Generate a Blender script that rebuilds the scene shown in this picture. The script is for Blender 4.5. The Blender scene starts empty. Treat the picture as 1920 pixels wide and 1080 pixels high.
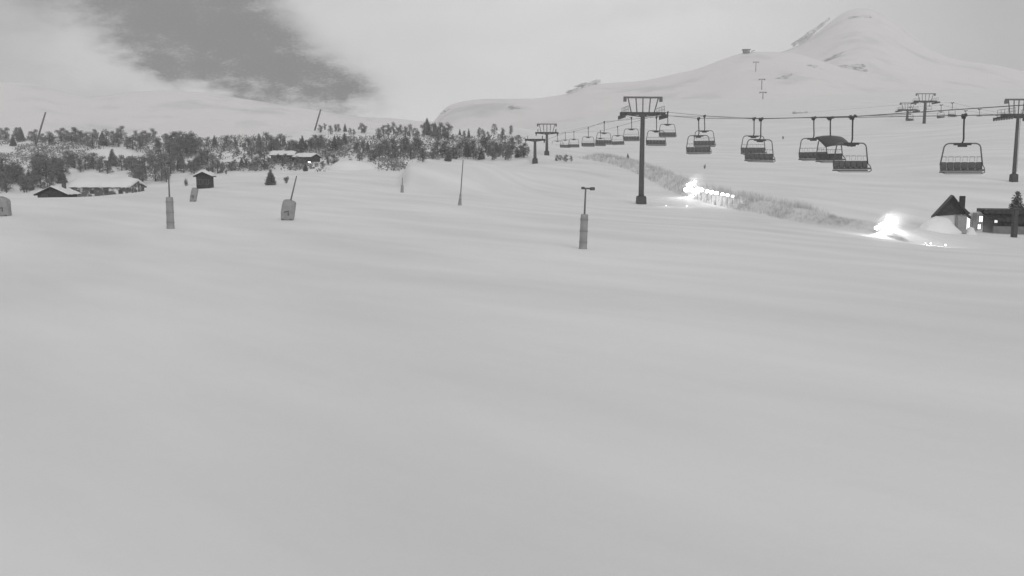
import bpy, bmesh, math, random
import numpy as np
from mathutils import Vector, Matrix
random.seed(7); rng = np.random.RandomState(5)
scene = bpy.context.scene
R = math.radians
# ------------------------------------------------------------------ camera
F = 1663.0                                    # focal length in photograph pixels (1920 wide)
PITCH = math.atan(210 / F)
cam_d = bpy.data.cameras.new('camera'); cam = bpy.data.objects.new('camera', cam_d)
scene.collection.objects.link(cam); scene.camera = cam
cam.location = (0, 0, 0); cam.rotation_euler = (R(90) - PITCH, 0, 0)
cam_d.sensor_width = 36; cam_d.lens = 36 * F / 1920
cam_d.clip_start = 0.3; cam_d.clip_end = 9000
# ------------------------------------------------------------------ world
world = bpy.data.worlds.new("World"); scene.world = world; world.use_nodes = True
nt = world.node_tree; N = nt.nodes; L = nt.links; N.clear()
SUN_EL, SUN_AZ = R(32), R(158)                # soft light from the right and slightly behind
def wm(op, a, b=None, c=None, clamp=False):
    n = N.new('ShaderNodeMath'); n.operation = op; n.use_clamp = clamp
    for i, v in enumerate((a, b, c)):
        if v is None: continue
        if isinstance(v, (int, float)): n.inputs[i].default_value = v
        else: L.new(v, n.inputs[i])
    return n.outputs[0]
out = N.new('ShaderNodeOutputWorld'); bg = N.new('ShaderNodeBackground'); L.new(bg.outputs[0], out.inputs[0])
sky = N.new('ShaderNodeTexSky'); sky.sky_type = 'NISHITA'; sky.sun_disc = False
sky.sun_elevation = SUN_EL; sky.sun_rotation = SUN_AZ
bw = N.new('ShaderNodeRGBToBW'); L.new(sky.outputs[0], bw.inputs[0])
tc = N.new('ShaderNodeTexCoord'); sep = N.new('ShaderNodeSeparateXYZ'); L.new(tc.outputs['Generated'], sep.inputs[0])
hy = wm('MAXIMUM', sep.outputs[1], 0.25)
U = wm('DIVIDE', sep.outputs[0], hy); V = wm('DIVIDE', sep.outputs[2], hy)
comb = N.new('ShaderNodeCombineXYZ'); L.new(U, comb.inputs[0]); L.new(wm('MULTIPLY', V, 2.4), comb.inputs[1])
def noise(scale, detail, rough=.55, vec=None):
    n = N.new('ShaderNodeTexNoise'); n.inputs['Scale'].default_value = scale
    n.inputs['Detail'].default_value = detail; n.inputs['Roughness'].default_value = rough
    L.new(vec or comb.outputs[0], n.inputs['Vector']); return n.outputs[0]
n1 = noise(6, 5); n2 = noise(22, 6, .6); n3 = noise(2.2, 3)
Uw = wm('ADD', U, wm('MULTIPLY', wm('SUBTRACT', n1, .5), .15))
Vw = wm('ADD', V, wm('MULTIPLY', wm('SUBTRACT', n2, .5), .085))
def blob(px, py, rx, ry, ang, soft=1.0):      # a soft dark gap of the cloud deck, centre given as sky angles
    u0, v0 = (px - 960) / F, (330 - py) / F; c, s = math.cos(R(ang)), math.sin(R(ang))
    du, dv = wm('SUBTRACT', Uw, u0), wm('SUBTRACT', Vw, v0)
    a = wm('DIVIDE', wm('ADD', wm('MULTIPLY', du, c), wm('MULTIPLY', dv, s)), rx / F)
    b = wm('DIVIDE', wm('SUBTRACT', wm('MULTIPLY', dv, c), wm('MULTIPLY', du, s)), ry / F)
    r2 = wm('ADD', wm('MULTIPLY', a, a), wm('MULTIPLY', b, b))
    return wm('MULTIPLY', wm('POWER', 2.718, wm('MULTIPLY', r2, -1.0)), soft)
dark = blob(410, 78, 170, 58, -24, 2.1)
for b in (blob(345, -10, 130, 60, -35, 1.25), blob(530, 134, 115, 28, -20, 1.15), blob(620, 170, 55, 12, -8, .45), blob(500, 15, 80, 45, -30, .45),
          blob(180, 5, 200, 34, -12, .32), blob(1180, 30, 260, 22, 8, .04)):
    dark = wm('ADD', dark, b)
n4 = noise(260, 2, .8)
dark = wm('MULTIPLY', dark, wm('ADD', wm('MULTIPLY', n2, 1.3), wm('ADD', wm('MULTIPLY', n1, .9), -.05)))
dark = wm('SUBTRACT', 1.0, wm('POWER', 2.718, wm('MULTIPLY', wm('POWER', dark, 1.15), -2.4)))
n5 = noise(17, 6, .68)
dark = wm('MULTIPLY', dark, wm('MINIMUM', wm('MAXIMUM', wm('ADD', -.2, wm('MULTIPLY', n5, 2.5)), .45), 1.0))
dark = wm('MINIMUM', wm('MULTIPLY', dark, wm('ADD', .45, wm('MULTIPLY', n4, 1.3))), 1.0)
edge = wm('MULTIPLY', wm('POWER', wm('ABSOLUTE', wm('SUBTRACT', U, .05)), 2.2), 1.2)
cloud = wm('ADD', 5.6, wm('MULTIPLY', wm('SUBTRACT', n1, .5), 1.5))
for b in (blob(195, 118, 170, 42, -16, 1.1), blob(1180, 40, 330, 70, 0, .55), blob(560, 205, 260, 25, -4, .5)): cloud = wm('ADD', cloud, b)
for b in (blob(20, 40, 150, 70, 10, .7), blob(1860, 40, 200, 150, 0, .3)): cloud = wm('SUBTRACT', cloud, b)
cloud = wm('ADD', cloud, wm('MULTIPLY', wm('SUBTRACT', n3, .5), 1.3))
cloud = wm('SUBTRACT', cloud, wm('MINIMUM', wm('MULTIPLY', edge, 9.0), 2.2))
cloud = wm('MULTIPLY', cloud, wm('SUBTRACT', 1.0, wm('MULTIPLY', dark, .99)))
mixed = wm('ADD', wm('MULTIPLY', cloud, .97), wm('MULTIPLY', wm('MINIMUM', bw.outputs[0], 8.0), .03))
cc = N.new('ShaderNodeCombineXYZ')
for i in range(3): L.new(mixed, cc.inputs[i])
L.new(cc.outputs[0], bg.inputs[0]); bg.inputs[1].default_value = 0.129
# ------------------------------------------------------------------ sun
sd = bpy.data.lights.new('sun', 'SUN'); so = bpy.data.objects.new('sun', sd); scene.collection.objects.link(so)
sd.energy = 0.85; sd.angle = R(20); sd.color = (1, 1, 1)
dirv = Vector((math.sin(SUN_AZ) * math.cos(SUN_EL), math.cos(SUN_AZ) * math.cos(SUN_EL), math.sin(SUN_EL)))
so.rotation_euler = (-dirv).to_track_quat('-Z', 'Y').to_euler()
vs = scene.view_settings; vs.view_transform = 'Standard'; vs.look = 'None'; vs.exposure = 0.0; vs.gamma = 1
scene.render.engine = 'CYCLES'
scene.cycles.volume_bounces = 3; scene.cycles.max_bounces = 8; scene.cycles.transparent_max_bounces = 16
scene.render.resolution_x = 1024; scene.render.resolution_y = 576

# ------------------------------------------------------------------ helpers
col = scene.collection
def ray(px, py, d):                           # point seen at photograph pixel (px, py), d metres ahead
    r, u = (px - 960) / F, (540 - py) / F
    c, s = math.cos(PITCH), math.sin(PITCH)
    y = c + u * s; z = -s + u * c
    return Vector((r * d / y, d, z * d / y))
def tag(o, label=None, cat=None, group=None, kind=None):
    if label: o['label'] = label
    if cat: o['category'] = cat
    if group: o['group'] = group
    if kind: o['kind'] = kind
    return o
def empty(name, loc, rz=0, label=None, cat=None, group=None):
    o = bpy.data.objects.new(name, None); col.objects.link(o); o.location = loc; o.rotation_euler[2] = rz
    o.empty_display_size = .2
    return tag(o, label, cat, group)
def mat(name, v, rough=.7, nscale=0, namt=0, bump=0, bscale=8, metal=0, emit=0, alpha=1):
    m = bpy.data.materials.new(name); m.use_nodes = True; t = m.node_tree; b = t.nodes['Principled BSDF']
    b.inputs['Base Color'].default_value = (v, v, v, 1); b.inputs['Roughness'].default_value = rough
    b.inputs['Metallic'].default_value = metal
    c = t.nodes.new('ShaderNodeTexCoord')
    if namt:
        n = t.nodes.new('ShaderNodeTexNoise'); n.inputs['Scale'].default_value = nscale; n.inputs['Detail'].default_value = 5
        t.links.new(c.outputs['Object'], n.inputs['Vector'])
        r = t.nodes.new('ShaderNodeValToRGB'); a, z = max(0, v * (1 - namt)), min(1, v * (1 + namt))
        r.color_ramp.elements[0].position = .3; r.color_ramp.elements[1].position = .7
        r.color_ramp.elements[0].color = (a, a, a, 1); r.color_ramp.elements[1].color = (z, z, z, 1)
        t.links.new(n.outputs[0], r.inputs[0]); t.links.new(r.outputs[0], b.inputs['Base Color'])
    if bump:
        n = t.nodes.new('ShaderNodeTexNoise'); n.inputs['Scale'].default_value = bscale; n.inputs['Detail'].default_value = 4
        t.links.new(c.outputs['Object'], n.inputs['Vector'])
        q = t.nodes.new('ShaderNodeBump'); q.inputs['Strength'].default_value = bump; q.inputs['Distance'].default_value = .05
        t.links.new(n.outputs[0], q.inputs['Height']); t.links.new(q.outputs[0], b.inputs['Normal'])
    if emit:
        b.inputs['Emission Color'].default_value = (1, 1, 1, 1); b.inputs['Emission Strength'].default_value = emit
    if alpha < 1: b.inputs['Alpha'].default_value = alpha
    return m
M = dict(
    steel=mat('galvanised_steel', .085, .55, 6, .35, .2),
    steel2=mat('dark_painted_steel', .055, .6, 5, .3, .2),
    thin=mat('grey_frame_tube', .13, .5, 6, .2),
    seat=mat('dark_vinyl_seat', .1, .6, 14, .5, .4),
    smoke=mat('smoked_canopy', .05, .35, 3, .3),
    cable=mat('wire_rope', .11, .6, 30, .3),
    pad=mat('grey_foam_pad', .31, .8, 2.5, .14, .5, 5),
    strap=mat('grey_webbing', .24, .8, 6, .2),
    mast=mat('grey_mast', .15, .6, 6, .2),
    needle=mat('frosted_needles', .22, .9, .7, .45),
    needle2=mat('dark_needles', .19, .9, .9, .4),
    twig=mat('frosted_twigs', .55, .9, 1.2, .4),
    bark=mat('bark', .09, .9, 5, .3, .4),
    rock=mat('rock', .10, .9, .25, .5, 1.0, .8),
    wood=mat('dark_timber', .045, .8, 3, .5, .5, 6),
    wall=mat('pale_render', .72, .85, 1.5, .12, .3),
    greywall=mat('grey_render', .22, .85, 2, .2, .3),
    lit=mat('lit_glass', .8, .3, emit=1.3),
    dim=mat('dim_lamp_bulb', .8, .3, emit=2.2),
    lamp=mat('lamp_bulb', .9, .3, emit=22),
    bank=mat('brushy', .28, .9, 1.5, .3),
)
def snow_mat():
    m = bpy.data.materials.new('snow'); m.use_nodes = True; t = m.node_tree; b = t.nodes['Principled BSDF']
    b.inputs['Roughness'].default_value = .75
    c = t.nodes.new('ShaderNodeTexCoord')
    def nz(sc, mapping, det=4):
        mp = t.nodes.new('ShaderNodeMapping'); mp.vector_type = 'TEXTURE'; mp.inputs['Scale'].default_value = mapping[0]; mp.inputs['Rotation'].default_value = (0, 0, R(mapping[1]))
        n = t.nodes.new('ShaderNodeTexNoise'); n.inputs['Scale'].default_value = sc; n.inputs['Detail'].default_value = det
        t.links.new(c.outputs['Object'], mp.inputs[0]); t.links.new(mp.outputs[0], n.inputs['Vector']); return n.outputs[0]
    a = nz(.2, ((4, 1, 1), -47), 6); 
    r = t.nodes.new('ShaderNodeValToRGB'); r.color_ramp.elements[0].position = .3; r.color_ramp.elements[1].position = .72
    r.color_ramp.elements[0].color = (.75, .75, .75, 1); r.color_ramp.elements[1].color = (.89, .89, .89, 1)
    t.links.new(a, r.inputs[0]); t.links.new(r.outputs[0], b.inputs['Base Color'])
    prev = None
    for sc, mp, st, di in ((.3, ((4, 1, 1), -50), .5, .5), (1.6, ((2, 1, 1), -50), .35, .07), (14, ((1, 1, 1), 0), .3, .012)):
        q = t.nodes.new('ShaderNodeBump'); q.inputs['Strength'].default_value = st; q.inputs['Distance'].default_value = di
        t.links.new(nz(sc, mp), q.inputs['Height'])
        if prev: t.links.new(prev, q.inputs['Normal'])
        prev = q.outputs[0]
    t.links.new(prev, b.inputs['Normal'])
    return m
M['snow'] = snow_mat(); M['crusted'] = None
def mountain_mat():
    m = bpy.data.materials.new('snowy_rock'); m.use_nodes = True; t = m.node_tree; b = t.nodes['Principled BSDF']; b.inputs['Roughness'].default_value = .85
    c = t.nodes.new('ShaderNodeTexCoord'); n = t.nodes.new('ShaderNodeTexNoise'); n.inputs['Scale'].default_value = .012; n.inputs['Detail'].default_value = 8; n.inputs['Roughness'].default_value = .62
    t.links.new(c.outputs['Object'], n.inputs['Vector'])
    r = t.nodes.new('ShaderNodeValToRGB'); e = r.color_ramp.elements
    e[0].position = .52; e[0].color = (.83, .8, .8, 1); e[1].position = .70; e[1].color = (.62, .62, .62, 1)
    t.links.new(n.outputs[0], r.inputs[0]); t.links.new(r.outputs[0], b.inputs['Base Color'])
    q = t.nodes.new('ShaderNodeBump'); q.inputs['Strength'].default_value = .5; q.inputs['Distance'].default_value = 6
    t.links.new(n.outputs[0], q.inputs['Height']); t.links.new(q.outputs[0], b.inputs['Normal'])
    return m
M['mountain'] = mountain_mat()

class MB:                                     # collects shapes, then links them as one mesh object
    def __init__(s): s.v = []; s.f = []
    def add(s, vs, fs):
        k = len(s.v); s.v += [tuple(v) for v in vs]; s.f += [tuple(i + k for i in f) for f in fs]; return s
    def box(s, c, size, rot=None, taper=1.0):
        x, y, z = (q / 2 for q in size); vs = []
        for dz in (-1, 1):
            k = 1 if dz < 0 else taper
            for dx, dy in ((-1, -1), (1, -1), (1, 1), (-1, 1)): vs.append(Vector((dx * x * k, dy * y * k, dz * z)))
        if rot: vs = [rot @ v for v in vs]
        vs = [v + Vector(c) for v in vs]
        return s.add(vs, [(3, 2, 1, 0), (4, 5, 6, 7), (0, 1, 5, 4), (1, 2, 6, 5), (2, 3, 7, 6), (3, 0, 4, 7)])
    def tube(s, pts, r, n=8, caps=True):
        pts = [Vector(p) for p in pts]; rs = r if isinstance(r, (list, tuple)) else [r] * len(pts); vs = []; ref = None
        for i, p in enumerate(pts):
            a = pts[max(0, i - 1)]; b = pts[min(len(pts) - 1, i + 1)]; d = (b - a).normalized()
            up = Vector((0, 0, 1)) if abs(d.z) < .95 else Vector((0, 1, 0))
            e1 = d.cross(up).normalized()
            if ref and e1.dot(ref) < 0: e1 = -e1
            ref = e1; e2 = d.cross(e1)
            for k in range(n):
                t = 2 * math.pi * k / n; vs.append(p + (e1 * math.cos(t) + e2 * math.sin(t)) * rs[i])
        fs = []
        for i in range(len(pts) - 1):
            for k in range(n): fs.append((i * n + k, i * n + (k + 1) % n, (i + 1) * n + (k + 1) % n, (i + 1) * n + k))
        if caps: fs += [tuple(range(n))[::-1], tuple(range((len(pts) - 1) * n, len(pts) * n))]
        return s.add(vs, fs)
    def disc(s, c, axis, r, w, n=14):
        c = Vector(c); a = Vector(axis).normalized() * w / 2; return s.tube([c - a, c + a], r, n)
    def build(s, name, m, parent=None, smooth=False, bevel=0):
        me = bpy.data.meshes.new(name); me.from_pydata(s.v, [], s.f); me.materials.append(m)
        bm = bmesh.new(); bm.from_mesh(me); bmesh.ops.recalc_face_normals(bm, faces=bm.faces)
        if bevel: bmesh.ops.bevel(bm, geom=[e for e in bm.edges if e.calc_face_angle(0) > .6], offset=bevel, segments=2, affect='EDGES')
        bm.to_mesh(me); bm.free()
        if smooth:
            for p in me.polygons: p.use_smooth = True
        o = bpy.data.objects.new(name, me); col.objects.link(o)
        if parent: o.parent = parent
        return o
def copy_tree(o, parent=None):
    c = o.copy(); col.objects.link(c)
    if parent: c.parent = parent
    for ch in [k for k in ALLCH.get(o.name, [])]: copy_tree(ch, c)
    return c
ALLCH = {}
def register(o):
    ALLCH[o.name] = [c for c in bpy.data.objects if c.parent == o]
    for c in ALLCH[o.name]: register(c)

# ------------------------------------------------------------------ terrain
DS = [0, 20, 40, 60, 80, 100, 125, 150, 180, 230, 300, 400, 550, 800]
def zy(y, d): return ray(960, y, d).z
PROF = {   # height (m, relative to the camera) along directions that cross the picture at these columns
 -900: [-4, -4, -4, -3.8, -3.4, -2.8, -3.4, -5, -4, 1, 10, 18, 14, 5],
 0:    [-4, -4, -3.95, -3.7, -3.2, -2.35, -3.4, -5, -4, 1, 9, 17, 14, 5],
 140:  [-4, -4, -3.95, -3.7, -3.2, -2.5, -3.0, -4.6, -4, 0, 9, 17.5, 14, 5],
 300:  [-4, -4, -4, -3.8, -3.3, -2.8, -2.1, -2.6, -2.4, 1.2, 9, 16.5, 13, 5],
 450:  [-4, -4, -4, -3.85, -3.4, -2.9, -2.0, -1.1, .1, 3.5, 9.5, 15.5, 12, 5],
 600:  [-4, -4, -4, -3.9, -3.5, -3.0, -2.0, -.6, 1.0, 4.5, 12, 20, 16, 5],
 740:  [-4, -4, -4.05, -3.9, -3.6, -3.2, -2.6, -.9, .9, 4.5, 12.5, 20.5, 18, 8],
 830:  [-4, -4, -4.05, -3.95, -3.7, -3.3, -2.6, -.9, .6, 4.5, 13, 20.5, 20, 12],
 930:  [-4, -4, -4.1, -4.0, -3.8, -3.6, -3.0, -1.0, 1.8, 4.0, 12, 20, 22, 22],
 1010: [-4, -4, -4.1, -4.1, -4.0, -3.9, -3.5, -1.5, 2.4, 4.2, 11, 19, 26, 36],
 1100: [-4, -4, -4.15, -4.15, -4.1, -4.1, -4.0, -2.2, 1.6, 5.0, 11.5, 20, 33, 55],
 1203: [-4, -4, -4.15, -4.2, -4.25, -4.3, -4.3, -2.6, .4, 5.0, 12, 22, 38, 66],
 1400: [-4, -4, -4.2, -4.35, -4.5, -4.55, -3.7, -1.4, 2.0, 6.0, 14, 25, 42, 72],
 1640: [-4, -4, -4.3, -4.75, -5.6, -5.7, -3.4, -.4, 3.5, 9.5, 18, 29, 45, 75],
 1800: [-4, -4, -4.5, -5.0, -6.6, -7.0, -2.6, 1.5, 5.5, 12.0, 19.5, 30, 46, 76],
 1920: [-4, -4, -4.5, -5.1, -6.7, -7.0, -1.8, 2.5, 6.5, 13, 20.5, 31, 47, 77],
 2900: [-4, -4, -4.4, -4.8, -5.2, -4.4, -1, 3, 7, 14, 22, 33, 50, 80]}
PX = sorted(PROF); GA = 360; GD = 260
ga = np.linspace(-1.4, 1.4, GA); gl = np.linspace(math.log(10), math.log(810), GD)
T = np.array([np.interp(np.exp(gl), DS, PROF[p]) for p in PX])
G = np.array([np.interp(ga, [(p - 960) / F for p in PX], T[:, j]) for j in range(GD)]).T
def blur(A, k, ax):
    w = np.hanning(2 * k + 3)[1:-1]; w /= w.sum()
    P = np.pad(A, [(k, k) if i == ax else (0, 0) for i in (0, 1)], mode='edge')
    return sum(w[i] * np.take(P, range(i, i + A.shape[ax]), axis=ax) for i in range(2 * k + 1))
G = blur(blur(G, 7, 0), 6, 1)
def vn(x, y, s, seed):                         # smooth value noise
    x = x / s + seed * 17.3; y = y / s + seed * 9.1
    xi, yi = np.floor(x), np.floor(y); fx, fy = x - xi, y - yi
    fx = fx * fx * (3 - 2 * fx); fy = fy * fy * (3 - 2 * fy)
    def h(a, b): return np.modf(np.abs(np.sin(a * 127.1 + b * 311.7 + seed) * 43758.5453))[0]
    return (h(xi, yi) * (1 - fx) + h(xi + 1, yi) * fx) * (1 - fy) + (h(xi, yi + 1) * (1 - fx) + h(xi + 1, yi + 1) * fx) * fy - .5
BANK = [(ray(px, 330, d).x, d) for px, d in ((1088, 232), (1150, 205), (1220, 170), (1290, 140), (1400, 112), (1520, 98), (1640, 86), (1700, 80))]
def ground(x, y):
    x = np.asarray(x, float); y = np.asarray(y, float)
    yy = np.maximum(y, 10.0); a = np.clip(x / yy, -1.399, 1.399); l = np.clip(np.log(yy), gl[0], gl[-1] - 1e-6)
    i = (a + 1.4) / 2.8 * (GA - 1); j = (l - gl[0]) / (gl[-1] - gl[0]) * (GD - 1)
    i0 = np.clip(i.astype(int), 0, GA - 2); j0 = np.clip(j.astype(int), 0, GD - 2); fi = i - i0; fj = j - j0
    z = (G[i0, j0] * (1 - fi) + G[i0 + 1, j0] * fi) * (1 - fj) + (G[i0, j0 + 1] * (1 - fi) + G[i0 + 1, j0 + 1] * fi) * fj
    near = np.clip((y - 15) / 60, 0, 1)
    z = z + vn(x, y, 34, 1) * .35 * near + vn(x, y, 9, 2) * .07 * near
    cr, sr = math.cos(R(50)), math.sin(R(50)); p, q = x * cr - y * sr, x * sr + y * cr      # groomed swaths run obliquely
    z = z + vn(p + 3 * vn(x, y, 20, 12), q * 4.5, 24, 9) * .12 * np.clip((y - 5) / 10, 0, 1) + vn(p, q * 3, 5, 10) * .04
    hill = np.clip((y - 165) / 60, 0, 1) * np.clip((1.9 - x / np.maximum(y, 1) * 20) / 2, 0, 1)
    z = z + hill * (vn(x, y, 26, 3) * 4.2 + vn(x, y, 9, 4) * 1.8 + vn(x, y, 4, 6) * .6)
    right = np.clip((y - 130) / 80, 0, 1) * (1 - np.clip((1.9 - x / np.maximum(y, 1) * 20) / 2, 0, 1))
    z = z + right * (vn(x, y, 60, 5) * 2.0 + vn(x, y, 18, 7) * .5)
    # long snow mound in the middle distance
    u = x / np.maximum(y, 1) * F + 960
    lf = np.clip((u - 748) / 24, 0, 1); lf = lf * lf * (3 - 2 * lf); rt = np.clip((1010 - u) / 130, 0, 1); rt = rt * rt * (3 - 2 * rt)
    md = np.clip((y - 128) / 17, 0, 1); md = md * md * (3 - 2 * md); me_ = np.clip((178 - y) / 20, 0, 1)
    z = z + lf * rt * md * me_ * 3.0
    # low scarp along the right-hand bank
    bx = np.interp(y, [b[1] for b in BANK][::-1], [b[0] for b in BANK][::-1])
    inb = np.clip((y - 80) / 6, 0, 1) * np.clip((232 - y) / 10, 0, 1)
    e = np.clip((x - bx) / 2.2 + .5, 0, 1); fall = np.clip(1 - (x - bx) / 40, 0, 1)
    z = z + inb * e * e * (3 - 2 * e) * fall * 1.25
    return z
def gz(x, y): return float(ground(x, y))
def hit(px, py, dmin=12, dmax=790):            # where the line of sight first meets the snow
    d = np.exp(np.linspace(math.log(dmin), math.log(dmax), 1100)); q = ray(px, py, 1.0)
    b = q.z * d <= ground(q.x * d, d)
    if not b.any(): return None
    i = int(np.argmax(b)); x, y = q.x * d[i], d[i]
    return Vector((x, y, gz(x, y)))
def on(px, d):
    p = ray(px, 330, d); return Vector((p.x, p.y, gz(p.x, p.y)))
rows = np.concatenate([np.linspace(-60, 6, 24)[:-1], np.linspace(6, 60, 190), np.exp(np.linspace(math.log(60.8), math.log(800), 430))])
cols = np.concatenate([np.linspace(-1.15, -.75, 25)[:-1], np.linspace(-.75, .75, 560), np.linspace(.75, 1.15, 25)[1:]])
YY, SS = np.meshgrid(rows, cols, indexing='ij'); XX = SS * (YY + 90) * .95
ZZ = ground(XX, YY)
def gridmesh(name, X, Y, Z, m):
    nr, nc = X.shape; me = bpy.data.meshes.new(name)
    co = np.stack([X, Y, Z], -1).reshape(-1, 3)
    idx = np.arange(nr * nc).reshape(nr, nc)
    q = np.stack([idx[:-1, :-1], idx[:-1, 1:], idx[1:, 1:], idx[1:, :-1]], -1).reshape(-1, 4)
    me.vertices.add(len(co)); me.vertices.foreach_set('co', co.ravel())
    me.loops.add(q.size); me.loops.foreach_set('vertex_index', q.ravel().astype(np.int32))
    me.polygons.add(len(q)); me.polygons.foreach_set('loop_start', np.arange(0, q.size, 4, dtype=np.int32))
    me.update(calc_edges=True); me.validate()
    me.polygons.foreach_set('use_smooth', np.ones(len(q), bool)); me.materials.append(m)
    o = bpy.data.objects.new(name, me); col.objects.link(o); return o
tag(gridmesh('ground', XX, YY, ZZ, M['snow']), kind='structure')
# plain that carries the ground out to the far hills
fr = np.array([780, 1000, 1500, 2200.]); fc = np.linspace(-1.3, 1.3, 40); FY, FS = np.meshgrid(fr, fc, indexing='ij')
tag(gridmesh('terrain', FS * FY, FY, np.where(FS < 0, -6., -6.) + 0 * FY, M['snow']), kind='structure')
def mountain(ridge, d0, dr, dback, yfoot, rough, seed, px0, px1, power=1.15):
    us = np.linspace(px0, px1, 420); ry = np.interp(us, [r[0] for r in ridge], [r[1] for r in ridge])
    ry = blur(np.stack([ry, ry]), 5, 1)[0]; fy = np.interp(us, [r[0] for r in yfoot], [r[1] for r in yfoot])
    ts = np.concatenate([np.linspace(0, 1, 130), 1 + np.linspace(.02, .6, 30)])
    X = np.zeros((len(ts), len(us))); Y = X.copy(); Z = X.copy()
    zf = np.array([ray(960, v, d0).z for v in fy]); zr = np.array([ray(960, v, dr).z for v in ry])
    for i, t in enumerate(ts):
        d = d0 + (dr - d0) * min(t, 1) + max(0, t - 1) / .6 * (dback - dr)
        X[i] = (us - 960) / F * d; Y[i] = d
        z = zf + (zr - zf) * min(t, 1) ** power if t <= 1 else zr + (-20 - zr) * ((t - 1) / .6) ** .9
        k = min(1, t * 3) * (1 if t < .9 else max(.25, 1 - (t - .9) * 7) if t <= 1 else .6)
        Z[i] = z + k * rough * (vn(X[i], Y[i], 150, seed) * 26 + vn(X[i], Y[i], 60, seed + 1) * 12 + vn(X[i], Y[i], 22, seed + 2) * 5 + vn(X[i], Y[i], 9, seed + 3) * 1.6)
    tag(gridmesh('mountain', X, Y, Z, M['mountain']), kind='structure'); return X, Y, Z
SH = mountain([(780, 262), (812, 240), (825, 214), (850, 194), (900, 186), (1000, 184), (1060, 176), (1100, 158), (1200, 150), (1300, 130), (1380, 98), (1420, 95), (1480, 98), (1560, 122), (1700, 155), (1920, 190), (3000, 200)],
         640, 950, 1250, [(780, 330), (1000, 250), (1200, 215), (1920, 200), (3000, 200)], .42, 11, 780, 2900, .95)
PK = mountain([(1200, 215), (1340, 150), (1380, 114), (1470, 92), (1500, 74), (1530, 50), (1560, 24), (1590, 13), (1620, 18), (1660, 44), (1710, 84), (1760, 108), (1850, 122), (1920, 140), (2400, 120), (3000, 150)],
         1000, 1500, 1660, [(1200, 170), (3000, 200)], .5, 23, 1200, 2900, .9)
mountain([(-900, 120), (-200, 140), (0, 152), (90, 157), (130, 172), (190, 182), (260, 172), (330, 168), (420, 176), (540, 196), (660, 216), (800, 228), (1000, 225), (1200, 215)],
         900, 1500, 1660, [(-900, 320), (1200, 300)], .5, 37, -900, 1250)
def surf(S, px, py):                            # point of a mountain sheet seen at a pixel
    X, Y, Z = S; best = None
    U = X / Y * F + 960
    c = int(np.argmin(np.abs(U[0] - px)))
    for i in range(130):
        p = ray(px, py, Y[i, c])
        if p.z <= Z[i, c]: return Vector((p.x, Y[i, c], Z[i, c]))
    return Vector((X[128, c], Y[128, c], Z[128, c]))

# ------------------------------------------------------------------ trees
def leafcloud(mb, blobs, n, size, seed):
    r = random.Random(seed); tot = sum(b[3] * b[3] * b[4] for b in blobs)
    for b in blobs:
        k = int(n * b[3] * b[3] * b[4] / tot)
        for _ in range(k):
            d = Vector((r.gauss(0, 1), r.gauss(0, 1), r.gauss(0, 1))).normalized() * (r.random() ** .45)
            c = Vector((b[0] + d.x * b[3], b[1] + d.y * b[3], b[2] + d.z * b[4]))
            s = size * r.uniform(.6, 1.5); e1 = Vector((r.gauss(0, 1), r.gauss(0, 1), r.gauss(0, .6))).normalized()
            e2 = e1.cross(Vector((r.gauss(0, 1), r.gauss(0, 1), r.gauss(0, 1)))).normalized()
            mb.add([c - e1 * s, c + e2 * s * .6, c + e1 * s, c - e2 * s * .55 + e1 * .1 * s], [(0, 1, 2, 3)])
def pine(seed, kind):
    r = random.Random(seed); root = empty(kind, (0, 0, -500)); t = MB(); c = MB(); blobs = []
    if kind == 'pine_tree':                   # unit height, rounded crown
        t.tube([(0, 0, -.08), (.01, 0, .3), (.03, .01, .6), (.02, 0, .85)], [.035, .028, .018, .008], 6)
        for k in range(18):
            a = r.uniform(0, 6.28) if k else 0; h = .1 + .8 * (k + r.random()) / 18; q = .27 * math.sin(math.pi * min(1, h * .8 + .2)) + .05
            x, y = math.cos(a) * q * r.uniform(.3, 1), math.sin(a) * q * r.uniform(.3, 1)
            t.tube([(0, 0, max(.02, h - .1)), (x, y, h)], [.012, .005], 4, False); blobs.append((x, y, h, r.uniform(.11, .19), r.uniform(.09, .15)))
        leafcloud(c, blobs, 1250, .026, seed)
    elif kind == 'spruce_tree':
        t.tube([(0, 0, -.08), (0, 0, .95)], [.03, .006], 6)
        for k in range(14):
            h = .07 + k * .066; w = .25 * (1 - h) ** .85 + .015
            for q in range(6):
                a = q * 1.047 + k * .7 + r.uniform(-.3, .3); w2 = w * r.uniform(.8, 1.15); blobs.append((math.cos(a) * w2 * .55, math.sin(a) * w2 * .55, h - .01, w2 * .5 + .015, .03 + w2 * .22))
                t.tube([(0, 0, h + .02), (math.cos(a) * w2, math.sin(a) * w2, h - .02)], [.006, .003], 4, False)
        leafcloud(c, blobs, 3200, .027, seed)
    else:                                      # low wide bush
        for k in range(6):
            a = r.uniform(0, 6.28); x, y = math.cos(a) * .5, math.sin(a) * .5
            t.tube([(0, 0, -.1), (x * .5, y * .5, .35), (x, y, .8)], [.03, .02, .006], 4, False); blobs.append((x * .6, y * .6, r.uniform(.3, .7), .33, .28))
        blobs += [(0, 0, .22, .42, .26), (.1, -.1, .5, .3, .3)]
        leafcloud(c, blobs, 800, .05, seed)
    t.build('trunk' if kind != 'mountain_shrub' else 'stem', M['bark'], root)
    c.build('crown' if kind != 'mountain_shrub' else 'foliage', M['needle' if seed % 2 else 'needle2'], root)
    register(root); return root
protos = {'pine_tree': [pine(s, 'pine_tree') for s in (1, 2, 3, 4, 5)], 'spruce_tree': [pine(s, 'spruce_tree') for s in (11, 12, 13)],
          'mountain_shrub': [pine(s, 'mountain_shrub') for s in (21, 22)]}
first = {k: [False] * len(v) for k, v in protos.items()}
ntree = 0
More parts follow.
